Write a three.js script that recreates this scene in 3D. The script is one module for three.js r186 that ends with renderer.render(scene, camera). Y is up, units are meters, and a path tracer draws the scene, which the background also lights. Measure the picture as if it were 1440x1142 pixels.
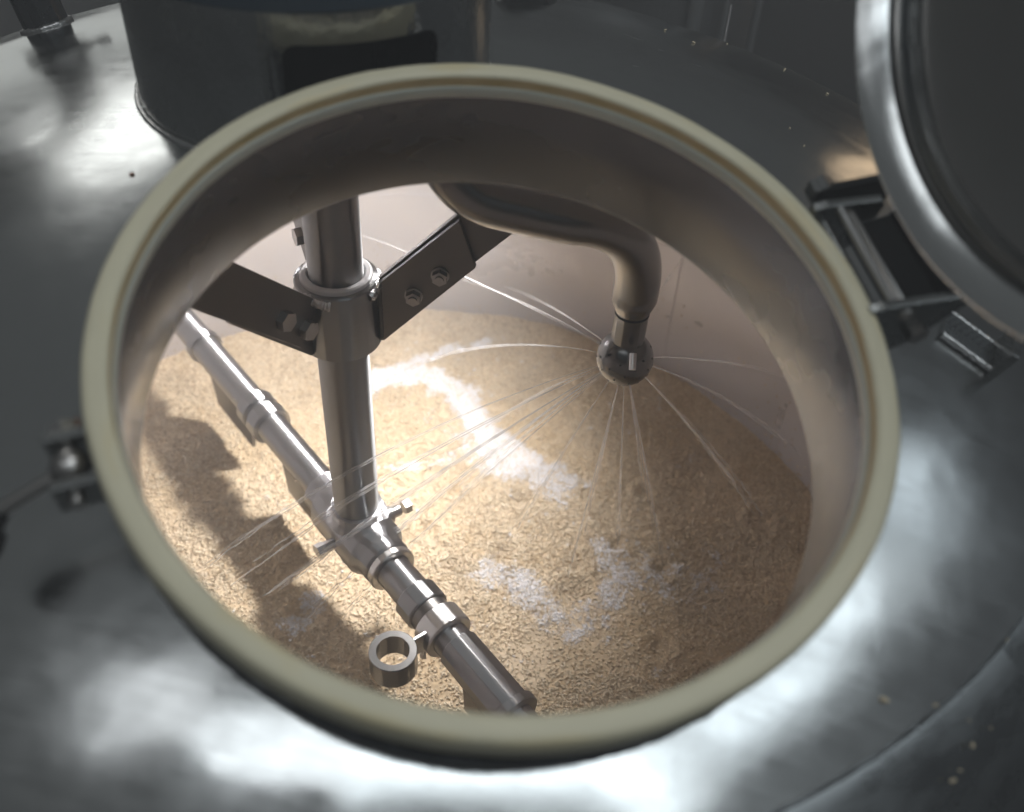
import * as THREE from 'three';
import { RoundedBoxGeometry } from 'three/addons/geometries/RoundedBoxGeometry.js';
import { mergeGeometries, mergeVertices, toCreasedNormals } from 'three/addons/utils/BufferGeometryUtils.js';
import { ImprovedNoise } from 'three/addons/math/ImprovedNoise.js';
import { RectAreaLightUniformsLib } from 'three/addons/lights/RectAreaLightUniformsLib.js';
import { Brush, Evaluator, SUBTRACTION } from 'three-bvh-csg';

// ---------------------------------------------------------------- camera, light, exposure
const V3 = (x, y, z) => new THREE.Vector3(x, y, z);
const scene = new THREE.Scene();
const camera = new THREE.PerspectiveCamera(45.77, 1440 / 1142, 0.02, 40);
camera.position.set(0.201, 1.294, 0.870);
camera.quaternion.setFromRotationMatrix(new THREE.Matrix4().makeBasis(V3(0.998, 0.0468, -0.0427), V3(-0.0638, 0.7437, -0.6655), V3(0, 0.6667, 0.7453)));
camera.focus = 1.12;
camera.userData.fStop = 3.2;
const renderer = new THREE.WebGLRenderer({ antialias: true });
renderer.toneMapping = THREE.LinearToneMapping;
renderer.toneMappingExposure = 1.0;
renderer.shadowMap.enabled = true;
scene.background = new THREE.Color(0.084, 0.091, 0.092);
scene.fog = new THREE.FogExp2(new THREE.Color(0.95, 0.95, 0.97), 0.15);
RectAreaLightUniformsLib.init();

// brew house lamps, a panel for a lit wall and an added fill, all outside the frame: [name, label, category, centre, aim, width, height, colour, strength, glow]
const LAMPS = [
  ['ceiling_lamp', 'long cool white ceiling lamp above the camera', 'lamp', [0.95, 3.0, 1.50], [0.95, 0, 1.48], 1.7, 0.34, [0.86, 0.95, 1.0], 4.8],
  ['ceiling_lamp', 'dimmer ceiling lamp left of the long one', 'lamp', [-0.25, 3.0, 1.46], [-0.25, 0, 1.44], 0.7, 0.32, [0.90, 0.96, 1.0], 3.0],
  ['ceiling_lamp', 'dimmest short ceiling lamp at the left end of the row', 'lamp', [-0.98, 3.0, 1.30], [-0.98, 0, 1.28], 0.75, 0.34, [0.93, 0.97, 1.0], 1.6, [0.28, 0, 0.96]],
  ['ceiling_lamp', 'cool white ceiling lamp on the right turned towards the back', 'lamp', [2.44, 3.0, 0.60], [2.44, 0, 0.59], 1.9, 0.44, [0.84, 0.94, 1.0], 3.6, [0.65, 0, 0.76]],
  ['ceiling_lamp', 'dim cool ceiling lamp furthest to the right', 'lamp', [3.7, 3.0, -0.85], [3.5, 0, -0.8], 1.3, 0.7, [0.80, 0.92, 1.0], 2.2, [0.65, 0, 0.76]],
  ['ceiling_lamp', 'broad soft ceiling lamp straight above the manway', 'lamp', [0.75, 3.05, 0.25], [0.75, 0, 0.24], 1.3, 0.9, [0.92, 0.97, 1.0], 3.4],  // added fill to brighten the gasket, placed where the dome hardly mirrors it
  ['wall_lamp', 'bright neutral lamp high at the far left', 'lamp', [-1.95, 2.5, -2.5], [0, 0.9, 0.2], 0.9, 0.95, [0.99, 1.0, 0.97], 4.8],
  ['window_lamp', 'wide dim window light low at the far left', 'lamp', [-2.1, 1.0, -3.3], [0, 0.9, 0.2], 1.8, 1.3, [0.97, 1.0, 0.96], 0.55],  // glowing panel in place of a pale lit wall
  ['amber_lamp', 'small warm lamp behind the tun', 'lamp', [1.85, 0.95, -2.15], [0.5, 0.9, 0.0], 0.18, 1.1, [1.0, 0.72, 0.45], 1.3],
];
// the lamp under the dome that lights the grain
const TANK_LAMP = { at: V3(0.18, 0.872, -0.34), aim: V3(-0.40, 0.1, -0.20), strength: 7.6, color: [0.99, 0.97, 0.96], angle: 1.06 };

// ---------------------------------------------------------------- helpers
let seed = 7;
const rnd = () => { seed = (seed * 1664525 + 1013904223) >>> 0; return seed / 4294967296; };
const rr = (a, b) => a + (b - a) * rnd();
const noise3 = new ImprovedNoise();
const n3 = (x, y, z) => noise3.noise(x + 31.7, y + 17.3, z + 5.1);
const fbm = (x, y, z, o = 4) => { let s = 0, a = 0.5; for (let i = 0; i < o; i++) { s += a * n3(x, y, z); x *= 2.03; y *= 2.03; z *= 2.03; a *= 0.5; } return s; };
const clamp = (x, a = 0, b = 1) => Math.min(b, Math.max(a, x));
const sstep = (a, b, x) => { const t = clamp((x - a) / (b - a)); return t * t * (3 - 2 * t); };
function tex(w, h, fn, srgb = false) {
  const d = new Uint8Array(w * h * 4);
  for (let y = 0; y < h; y++) for (let x = 0; x < w; x++) {
    const c = fn(x / w, y / h, x, y), i = (y * w + x) * 4;
    if (typeof c === 'number') d[i] = d[i + 1] = d[i + 2] = 255 * clamp(c);
    else for (let k = 0; k < 3; k++) d[i + k] = 255 * clamp(c[k]);
    d[i + 3] = 255;
  }
  const t = new THREE.DataTexture(d, w, h, THREE.RGBAFormat);
  t.wrapS = t.wrapT = THREE.RepeatWrapping; t.magFilter = THREE.LinearFilter; t.minFilter = THREE.LinearMipmapLinearFilter;
  if (srgb) t.colorSpace = THREE.SRGBColorSpace;
  t.needsUpdate = true;
  return t;
}
const used = {};
const numbered = (n) => { const k = used[n] = (used[n] ?? -1) + 1; return k ? n + '_' + String(k).padStart(3, '0') : n; };
function mesh(name, geo, mat, parent = scene) {
  const g = Array.isArray(geo) ? mergeGeometries(geo.map((x) => { const y = x.index ? x.toNonIndexed() : x; for (const k of Object.keys(y.attributes)) if (!['position', 'normal', 'uv'].includes(k)) y.deleteAttribute(k); return y; })) : geo;
  const m = new THREE.Mesh(g, mat);
  m.name = parent === scene ? numbered(name) : name; m.castShadow = m.receiveShadow = true;
  parent.add(m);
  return m;
}
function tag(o, label, category, group, kind) {
  if (label) o.userData.label = label;
  if (category) o.userData.category = category;
  if (group) o.userData.group = group;
  if (kind) o.userData.kind = kind;
  return o;
}
function thing(name, label, category, at = V3(0, 0, 0), group) {
  const o = new THREE.Group(); o.name = numbered(name); o.position.copy(at); scene.add(o);
  return tag(o, label, category, group);
}
const lathe = (pts, seg = 96) => new THREE.LatheGeometry(pts.map(([r, y]) => new THREE.Vector2(r, y)), seg);
const crease = (g, a = 0.6) => toCreasedNormals(g.index ? g.toNonIndexed() : g, a);
const latheC = (pts, seg = 96, a = 0.6) => crease(lathe(pts, seg), a);
// a lathe / cylinder turned from +y onto the line a-b
function along(geo, a, dir) {
  const m = new THREE.Matrix4().makeRotationFromQuaternion(new THREE.Quaternion().setFromUnitVectors(V3(0, 1, 0), dir.clone().normalize()));
  m.setPosition(a);
  return geo.applyMatrix4(m);
}
const bar = (a, b, r, seg = 20) => along(new THREE.CylinderGeometry(r, r, a.distanceTo(b), seg).translate(0, a.distanceTo(b) / 2, 0), a, b.clone().sub(a));
const box = (w, h, d, r = 0.001) => new RoundedBoxGeometry(w, h, d, 2, Math.min(r, w * 0.45, h * 0.45, d * 0.45));
const hexBolt = (r, h) => { const g = new THREE.CylinderGeometry(r, r, h, 6).translate(0, h / 2, 0).toNonIndexed(); g.computeVertexNormals(); return g; };
function bead(curve, n, r, lump, closed = true) {           // an uneven weld bead along a curve
  const g = new THREE.TubeGeometry(curve, n, r, 8, closed), p = g.attributes.position, nn = g.attributes.normal;
  for (let i = 0; i < p.count; i++) {
    const x = p.getX(i), y = p.getY(i), z = p.getZ(i), k = lump * (n3(x * 260, y * 260, z * 260) + 0.7 * n3(x * 700, y * 700, z * 700));
    p.setXYZ(i, x + nn.getX(i) * k, y + nn.getY(i) * k, z + nn.getZ(i) * k);
  }
  g.computeVertexNormals();
  return g;
}
const circle = (r, y = 0, f = () => 0) => { const pts = []; for (let i = 0; i < 120; i++) { const a = i / 120 * Math.PI * 2; pts.push(V3(r * Math.cos(a), y + f(a), r * Math.sin(a))); } return new THREE.CatmullRomCurve3(pts, true); };

// ---------------------------------------------------------------- surfaces
const satinRough = tex(1024, 1024, (u, v, x, y) => {
  const w = (a) => a * 6.2831853; // tileable through a torus would cost more than it shows; the repeat is larger than the tun
  const blotch = fbm(u * 9, v * 9, 1.5, 5), fine = fbm(u * 90, v * 90, 4.2, 3), scratch = fbm(u * 30 + v * 6, v * 420 - u * 60, 7.7, 2);
  return 0.5 + 0.42 * blotch + 0.14 * fine + 0.16 * scratch;
});
const satinBump = tex(1024, 1024, (u, v) => {
  const a = fbm(u * 40 + v * 12, v * 520 - u * 120, 2.2, 2), b = fbm(v * 45 - u * 10, u * 480 + v * 150, 8.2, 2), c = fbm(u * 22, v * 22, 3.3, 3);
  return 0.5 + 0.2 * a + 0.2 * b + 0.3 * c;
});
const turned = tex(512, 512, (u, v) => 0.5 + 0.35 * fbm(u * 5, v * 260, 2.1, 3) + 0.25 * fbm(u * 9, v * 9, 6.6, 3));
const lengthwise = tex(512, 512, (u, v) => 0.5 + 0.35 * fbm(u * 220, v * 4, 2.1, 3) + 0.3 * fbm(u * 8, v * 8, 6.6, 4));
const blotchTex = tex(512, 512, (u, v) => 0.5 + 0.6 * fbm(u * 7, v * 7, 9.1, 5) + 0.15 * fbm(u * 60, v * 60, 2.1, 2));
const rep = (t, a, b) => { const c = t.clone(); c.repeat.set(a, b); c.needsUpdate = true; return c; };
const steel = (o) => new THREE.MeshStandardMaterial({ metalness: 1, ...o });
const M = {
  dome: steel({ name: 'satin steel', color: new THREE.Color(0.56, 0.57, 0.565), roughness: 0.40, roughnessMap: satinRough, bumpMap: rep(satinBump, 4, 4), bumpScale: 0.00005 }),
  neck: steel({ name: 'neck steel', color: new THREE.Color(0.165, 0.172, 0.180), roughness: 0.52, roughnessMap: rep(blotchTex, 1, 1) }),
  wall: steel({ name: 'wet steamed steel', color: new THREE.Color(0.62, 0.588, 0.588), metalness: 0.4, roughness: 0.95, roughnessMap: rep(blotchTex, 3, 1), bumpMap: rep(blotchTex, 6, 2), bumpScale: 0.0006 }),
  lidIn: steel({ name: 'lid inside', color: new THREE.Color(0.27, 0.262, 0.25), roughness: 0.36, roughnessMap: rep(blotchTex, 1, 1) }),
  cladding: steel({ name: 'cladding steel', color: new THREE.Color(0.33, 0.345, 0.35), roughness: 0.6, roughnessMap: rep(blotchTex, 8, 1) }),
shaft: new THREE.MeshPhysicalMaterial({ name: 'turned shaft', metalness: 1, color: new THREE.Color(0.33, 0.335, 0.34), roughness: 0.33, anisotropy: 1.0, anisotropyRotation: Math.PI / 2, bumpMap: rep(turned, 1, 3), bumpScale: 0.00003 }),
  pipe: steel({ name: 'pipe steel', color: new THREE.Color(0.25, 0.245, 0.24), roughness: 0.27 }),
  tube: new THREE.MeshPhysicalMaterial({ name: 'turned tube', metalness: 1, color: new THREE.Color(0.58, 0.575, 0.58), roughness: 0.50, anisotropy: 1.0, anisotropyRotation: Math.PI / 2, bumpMap: rep(turned, 1, 5), bumpScale: 0.00005 }),
  plate: steel({ name: 'plate steel', color: new THREE.Color(0.20, 0.19, 0.18), roughness: 0.36 }),
  weld: steel({ name: 'weld bead', color: new THREE.Color(0.66, 0.65, 0.64), roughness: 0.32 }),
  bolt: steel({ name: 'bolt steel', color: new THREE.Color(0.5, 0.48, 0.46), roughness: 0.3 }),
  drive: steel({ name: 'drive housing steel', color: new THREE.Color(0.48, 0.49, 0.485), roughness: 0.44, roughnessMap: rep(blotchTex, 4, 1), bumpMap: rep(blotchTex, 3, 1), bumpScale: 0.0012 }),
  blue: new THREE.MeshPhysicalMaterial({ name: 'blue paint', color: new THREE.Color(0.035, 0.06, 0.085), roughness: 0.4, clearcoat: 0.6, clearcoatRoughness: 0.25 }),
  dark: new THREE.MeshStandardMaterial({ name: 'dark iron', color: new THREE.Color(0.03, 0.03, 0.03), roughness: 0.7, metalness: 0.4 }),
  bracket: steel({ name: 'bracket steel', color: new THREE.Color(0.30, 0.305, 0.30), roughness: 0.55, roughnessMap: rep(blotchTex, 3, 3) }),
  black: new THREE.MeshStandardMaterial({ name: 'black plastic', color: new THREE.Color(0.012, 0.012, 0.012), roughness: 0.5 }),
  rust: new THREE.MeshStandardMaterial({ name: 'rusty washer', color: new THREE.Color(0.24, 0.085, 0.03), roughness: 0.9 }),
  gasket: new THREE.MeshPhysicalMaterial({ name: 'cream silicone', color: new THREE.Color(0.79, 0.73, 0.53), roughness: 0.5, map: null }),
  groove: new THREE.MeshStandardMaterial({ name: 'amber stained groove', color: new THREE.Color(0.72, 0.56, 0.30), roughness: 0.6, map: null }),
  lip: new THREE.MeshPhysicalMaterial({ name: 'pale inner lip', color: new THREE.Color(0.62, 0.64, 0.56), roughness: 0.4 }),
  bush: new THREE.MeshPhysicalMaterial({ name: 'white plastic bushing', color: new THREE.Color(0.72, 0.70, 0.70), roughness: 0.45 }),
  husk: new THREE.MeshPhysicalMaterial({ name: 'wet husk', color: new THREE.Color(1, 1, 1), roughness: 0.45, clearcoat: 0.5, clearcoatRoughness: 0.18 }),
  kernel: new THREE.MeshStandardMaterial({ name: 'dry kernel', color: new THREE.Color(0.62, 0.52, 0.36), roughness: 0.7 }),
  water: new THREE.MeshPhysicalMaterial({ name: 'water jet', color: new THREE.Color(0.93, 0.92, 0.92), roughness: 0.9, transmission: 0.6, thickness: 0, transparent: true, opacity: 0.30 }),
  drop: new THREE.MeshPhysicalMaterial({ name: 'water drop', color: new THREE.Color(1, 1, 1), roughness: 0.04, transmission: 1, thickness: 0.004, ior: 1.33 }),
};
M.groove.map = tex(512, 64, (u, v) => { const k = fbm(u * 60, v * 3, 3.1, 4); return [0.9 + 0.25 * k, 0.9 + 0.3 * k, 0.85 + 0.6 * k]; });
M.gasket.map = tex(512, 256, (u, v) => { const k = 0.93 + 0.1 * fbm(u * 40, v * 6, 1.1, 4), s = sstep(0.12, 0.4, fbm(u * 22, v * 3, 5.5, 4)); return [k, k * (1 - 0.05 * s), k * (1 - 0.16 * s)]; });

// ---------------------------------------------------------------- frames: tun axis, sphere of the dome, manway neck
const C = V3(0.0482, -0.5768, -0.0273), RS = 1.5, RSEAM = 0.705, RIN = 0.727, ROUT = 0.80, BED = 0.10;
const RIM = V3(0.1965, 0.9334, 0.3945), E1 = V3(0.9956, -0.0906, -0.0253).normalize(), N = V3(0.0941, 0.9589, 0.2678).normalize();
const E2 = E1.clone().cross(N).normalize(); E1.copy(N.clone().cross(E2)).normalize();
const neckQ = new THREE.Quaternion().setFromRotationMatrix(new THREE.Matrix4().makeBasis(E1, N, E2));
const HE = 0.075;                                               // the rim stands this far above the dome

// ---------------------------------------------------------------- the tun
const base = V3(C.x, -0.12, C.z);
const tun = thing('mash_tun', 'large stainless steel mash tun with an open round manway', 'mash tun', base);
const rel = (v) => v.clone().sub(base);
{
  // dome: a shell round the neck's axis, cut by the seam circle
  const T0 = Math.asin(0.2425 / RS), cosB = Math.sqrt(1 - (RSEAM / RS) ** 2), NA = 400, NT = 150;
  const sheet = (R, wob) => {
    const P = [], U = [], I = [], q = V3(0, 0, 0);
    for (let i = 0; i <= NA; i++) {
      const a = i / NA * Math.PI * 2, ca = Math.cos(a), sa = Math.sin(a);
      const A = N.y, B = ca * E1.y + sa * E2.y, T1 = Math.atan2(B, A) + Math.acos(cosB / Math.hypot(A, B));
      for (let j = 0; j <= NT; j++) {
        const t = T0 + (T1 - T0) * Math.pow(j / NT, 1.3);
        q.copy(N).multiplyScalar(Math.cos(t)).addScaledVector(E1, Math.sin(t) * ca).addScaledVector(E2, Math.sin(t) * sa);
        let h = 0;
        if (wob) {
          const x = q.x * R, z = q.z * R, dn = (t - T0) * R;
          h = 0.0011 * n3(x * 6, 0, z * 6) + 0.0005 * n3(x * 15, 3, z * 15) + 0.00012 * n3(x * 42, 8, z * 42);
          h *= sstep(0, 0.05, dn) * sstep(0, 0.03, (T1 - t) * R);
        }
        P.push(C.x + q.x * (R + h) - base.x, C.y + q.y * (R + h) - base.y, C.z + q.z * (R + h) - base.z);
        U.push((q.x * R) / 1.6 + 0.5, (q.z * R) / 1.6 + 0.5);
      }
    }
    for (let i = 0; i < NA; i++) for (let j = 0; j < NT; j++) { const k = i * (NT + 1) + j; I.push(k, k + NT + 1, k + 1, k + 1, k + NT + 1, k + NT + 2); }
    const g = new THREE.BufferGeometry();
    g.setAttribute('position', new THREE.Float32BufferAttribute(P, 3)); g.setAttribute('uv', new THREE.Float32BufferAttribute(U, 2)); g.setIndex(I);
    g.computeVertexNormals();
    const nn = g.attributes.normal;                              // close the shading across the start of the ring
    for (let j = 0; j <= NT; j++) { const a = j, b = NA * (NT + 1) + j, s = V3(nn.getX(a) + nn.getX(b), nn.getY(a) + nn.getY(b), nn.getZ(a) + nn.getZ(b)).normalize(); nn.setXYZ(a, s.x, s.y, s.z); nn.setXYZ(b, s.x, s.y, s.z); }
    if (nn.getY(5) < 0) { for (let i = 0; i < nn.count; i++) nn.setXYZ(i, -nn.getX(i), -nn.getY(i), -nn.getZ(i)); const ix = g.index.array; for (let i = 0; i < ix.length; i += 3) { const s = ix[i]; ix[i] = ix[i + 1]; ix[i + 1] = s; } }
    return g;
  };
  mesh('dome', sheet(RS, true), M.dome, tun);
  mesh('dome_underside', sheet(RS - 0.008, false), M.wall, tun);
  // cladding beyond the seam, rolling down into the outer shell
  const ys = C.y + RS * cosB - base.y, slope = Math.tan(Math.asin(RSEAM / RS)), pr = [[RSEAM - 0.004, ys - 0.008], [RSEAM + 0.001, ys - 0.004]];
  for (let i = 0; i <= 14; i++) { const a = i / 14, r = RSEAM + 0.003 + (ROUT - RSEAM - 0.003) * Math.sin(a * Math.PI / 2), y = ys - 0.002 - slope * (r - RSEAM) - 0.06 * (1 - Math.cos(a * Math.PI / 2)); pr.push([r, y]); }
  pr.push([ROUT, 0.5], [ROUT, 0.0]);
  mesh('outer_shell', lathe(pr, 160), M.cladding, tun);
  mesh('seam', bead(circle(RSEAM + 0.0005, ys - 0.002), 500, 0.0016, 0.0006), M.cladding, tun);
  const inner = [[0.0, 0.0], [RIN - 0.05, 0.0], [RIN - 0.01, 0.012], [RIN, 0.05]];
  for (let i = 1; i <= 20; i++) inner.push([RIN, 0.05 + (C.y + Math.sqrt((RS - 0.008) ** 2 - RIN ** 2) - base.y - 0.05) * i / 20]);
  mesh('inner_wall', lathe(inner, 160), M.wall, tun);
  const yy = (v) => v - base.y;
  mesh('wall_seam', bead(circle(RIN - 0.0005, yy(0.365)), 500, 0.0014, 0.0004), M.wall, tun);
  for (const a of [-0.92, 2.3]) mesh('wall_seam', bead(new THREE.LineCurve3(V3(RIN * Math.cos(a), yy(0.09), RIN * Math.sin(a)), V3(RIN * Math.cos(a), yy(0.80), RIN * Math.sin(a))), 200, 0.0014, 0.0004, false), M.wall, tun);
  // manway neck, in its own frame
  const neck = new THREE.Group(); neck.name = 'manway_neck'; neck.position.copy(rel(RIM)); neck.quaternion.copy(neckQ); tun.add(neck);
  mesh('neck_ring', latheC([[0.2385, -0.116], [0.2375, -0.113], [0.2375, -0.012], [0.2385, -0.010], [0.2415, -0.010], [0.2425, -0.012], [0.2425, -HE - 0.012], [0.2425, -0.113], [0.2415, -0.116], [0.2385, -0.116]], 200), M.neck, neck);
  mesh('weld_bead', bead(circle(0.2445, -HE + 0.010), 400, 0.0035, 0.0008), M.neck, neck);
  // gasket: a soft U-section pushed over the neck
  const gk = new THREE.Group(); gk.name = 'gasket'; gk.position.copy(rel(RIM)); gk.quaternion.copy(neckQ); tun.add(gk);
  const wavy = (pts, k) => { const g = lathe(pts, 300), p = g.attributes.position; for (let i = 0; i < p.count; i++) { const x = p.getX(i), z = p.getZ(i), w = k * n3(x * 14, 2, z * 14) + 0.35 * k * n3(x * 55, 2, z * 55), r = Math.hypot(x, z); p.setXYZ(i, x * (1 + w / r), p.getY(i) + 0.6 * w, z * (1 + w / r)); } g.computeVertexNormals(); return g; };
  mesh('gasket_body', wavy([[0.2432, -0.026], [0.2475, -0.0265], [0.2495, -0.0245], [0.2502, -0.018], [0.2501, -0.007], [0.2492, -0.0025], [0.2472, -0.0004], [0.2440, 0.0], [0.2390, -0.0001], [0.2360, -0.0008], [0.2347, -0.0022], [0.2344, -0.0036]], 0.0007), M.gasket, gk);
  mesh('gasket_groove', wavy([[0.2344, -0.0034], [0.2346, -0.0050], [0.2346, -0.0090], [0.2342, -0.0108]], 0.0005), M.groove, gk);
  mesh('inner_lip', wavy([[0.2342, -0.0106], [0.2333, -0.0114], [0.2327, -0.0130], [0.2327, -0.0190], [0.2335, -0.0210], [0.2376, -0.0220]], 0.0004), M.lip, gk);

  // lid, swung open on the hinge
  const AL = -0.313, DH = 0.272, HH = 0.019, TAU = 1.843;
  const rad = E1.clone().multiplyScalar(Math.cos(AL)).addScaledVector(E2, Math.sin(AL)), tan = rad.clone().cross(N).negate();
  const H = RIM.clone().addScaledVector(rad, DH).addScaledVector(N, HH);
  const ra = rad.clone().multiplyScalar(Math.cos(TAU)).addScaledVector(N, -Math.sin(TAU)), na = N.clone().multiplyScalar(Math.cos(TAU)).addScaledVector(rad, Math.sin(TAU));
  const lc = H.clone().addScaledVector(ra, -DH).addScaledVector(na, -HH);
  const lid = new THREE.Group(); lid.name = 'lid'; lid.position.copy(rel(lc));
  lid.quaternion.setFromRotationMatrix(new THREE.Matrix4().makeBasis(ra, na, ra.clone().cross(na))); tun.add(lid);
  mesh('lid_rim', latheC([[0.2275, 0.012], [0.2275, 0.0062], [0.2285, 0.0046], [0.2445, -0.0056], [0.2458, -0.0052], [0.246, 0.012], [0.244, 0.015], [0.236, 0.016]], 160, 0.5), M.dome, lid);
  const dish = []; for (let i = 0; i <= 24; i++) { const r = 0.228 * i / 24; dish.push([r, 0.052 * Math.sqrt(Math.max(0, 1 - (r / 0.2295) ** 2 * 0.985)) + 0.0035]); }
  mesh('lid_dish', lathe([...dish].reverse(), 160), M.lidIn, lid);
  mesh('lid_top', lathe(dish.map(([r, y]) => [r + 0.003 * r / 0.228, y + 0.006]), 120), M.dome, lid);
  mesh('lid_seat', latheC([[0.224, 0.012], [0.216, 0.012], [0.214, 0.016], [0.214, 0.026]], 160), M.bracket, lid);

  // hinge bracket, in the neck's frame turned to the hinge
  const hb = new THREE.Group(); hb.name = 'hinge_bracket'; hb.position.copy(rel(RIM)); 
  hb.quaternion.setFromRotationMatrix(new THREE.Matrix4().makeBasis(rad, N, rad.clone().cross(N))); tun.add(hb);
  const sidePlate = (z, x1) => {
    const s = new THREE.Shape(); s.moveTo(0.2435, 0.002); s.lineTo(0.2435, -0.050); s.lineTo(0.262, -0.060); s.lineTo(0.296, -0.042); s.lineTo(x1, -0.002); s.lineTo(x1 - 0.004, 0.004); s.lineTo(0.252, 0.004); s.closePath();
    return new THREE.ExtrudeGeometry(s, { depth: 0.005, bevelEnabled: true, bevelSize: 0.0008, bevelThickness: 0.0008, bevelSegments: 2 }).translate(0, 0, z - 0.0025);
  };
  mesh('side_plate', sidePlate(-0.066, 0.300), M.bracket, hb);
  mesh('side_plate', sidePlate(0.026, 0.322), M.bracket, hb);
  mesh('hinge_pin', along(latheC([[0, 0], [0.0046, 0], [0.0052, 0.0008], [0.0052, 0.104], [0.0046, 0.105], [0, 0.105]], 24), V3(0.272, -0.006, -0.074), V3(0, 0, 1)), M.bolt, hb);
  mesh('cross_bar', along(new THREE.CylinderGeometry(0.0032, 0.0032, 0.087, 20), V3(0.262, 0.001, -0.020), V3(0, 0, 1)), M.weld, hb);
  mesh('lower_bar', along(new THREE.CylinderGeometry(0.0045, 0.0045, 0.087, 20), V3(0.252, -0.010, -0.020), V3(0, 0, 1)), M.bracket, hb);
  mesh('hinge_arm', [box(0.046, 0.006, 0.080).rotateZ(0.30).translate(0.297, -0.014, -0.020), box(0.012, 0.05, 0.080).rotateZ(-0.42).translate(0.318, 0.004, -0.020)], M.dark, hb);
  mesh('arm_plate', box(0.060, 0.030, 0.006).rotateZ(0.12).translate(0.286, -0.008, -0.082), M.dark, hb);
  mesh('pin_nut', along(hexBolt(0.0105, 0.012).translate(0, -0.006, 0), V3(0.260, -0.004, -0.086), V3(0, 0, 1)), M.bracket, hb);
  mesh('stop_bolt', along(hexBolt(0.0078, 0.009), V3(0.288, -0.024, 0.0290), V3(0, 0, 1)), M.bolt, hb);

  // welded stop lug on the dome, right of the hinge
  const onDome = (x, z, lift = 0) => { const y = Math.sqrt(RS * RS - (x - C.x) ** 2 - (z - C.z) ** 2), d = V3(x - C.x, y, z - C.z).normalize(); return [C.clone().addScaledVector(d, RS + lift), d]; };
  const lug = new THREE.Group(); lug.name = 'stop_lug'; 
  const [lp, ln] = onDome(0.588, 0.205), lx = V3(0.6, 0.795, 0.24).sub(V3(0.553, 0.814, 0.219)).addScaledVector(ln, 0).normalize();
  lx.addScaledVector(ln, -lx.dot(ln)).normalize();
  lug.position.copy(rel(lp)); lug.quaternion.setFromRotationMatrix(new THREE.Matrix4().makeBasis(lx, ln, lx.clone().cross(ln))); tun.add(lug);
  mesh('foot_plate', box(0.050, 0.006, 0.036).translate(-0.004, 0.002, 0), M.cladding, lug);
  mesh('upright_plate', box(0.007, 0.030, 0.05).translate(0.0245, 0.014, 0), M.bracket, lug);
  for (const z of [-0.019, 0.019]) mesh('weld_bead', bead(new THREE.LineCurve3(V3(-0.028, 0.003, z), V3(0.021, 0.003, z)), 60, 0.003, 0.0009, false), M.weld, lug);

  // swing bolt on the left of the neck
  const sb = new THREE.Group(); sb.name = 'swing_bolt'; sb.position.copy(rel(RIM)); sb.quaternion.copy(neckQ); tun.add(sb);
  const az = (z) => V3(-0.2427 * Math.cos(z), 0, 0.2427 * Math.sin(z));
  const ca = 0.43, out = az(ca).normalize(), side = out.clone().cross(V3(0, 1, 0));
  const put = (g, o, h, s) => g.applyMatrix4(new THREE.Matrix4().makeBasis(out, V3(0, 1, 0), side).setPosition(out.clone().multiplyScalar(0.2427 + o).setY(h).addScaledVector(side, s)));
  for (const s of [-0.016, 0.016]) mesh('lug_plate', put(box(0.034, 0.026, 0.006), 0.016, -0.036, s), M.bracket, sb);
  mesh('pivot_pin', put(new THREE.CylinderGeometry(0.005, 0.005, 0.05, 20).rotateX(Math.PI / 2), 0.022, -0.034, 0), M.bolt, sb);
  mesh('pin_nut', put(hexBolt(0.009, 0.009).rotateX(Math.PI / 2), 0.022, -0.034, 0.019), M.weld, sb);
  mesh('eye', put(new THREE.SphereGeometry(0.0115, 24, 16), 0.022, -0.034, 0), M.bolt, sb);
  const r0 = out.clone().multiplyScalar(0.2647).setY(-0.034), r1 = V3(-0.279, -0.050, 0.136);
  mesh('rod', bar(r0, r1, 0.0042), M.bolt, sb);
  mesh('knob', along(latheC([[0, -0.002], [0.007, -0.002], [0.008, 0.0], [0.008, 0.006], [0.012, 0.010], [0.0135, 0.018], [0.012, 0.030], [0.008, 0.035], [0, 0.036]], 40, 1.2), r1, V3(-0.35, -0.45, 0.8)), M.black, sb);
  mesh('rust_shim', box(0.014, 0.003, 0.007).rotateY(0.4).translate(-0.2505, -0.0345, 0.0838), M.rust, sb);
}

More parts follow.
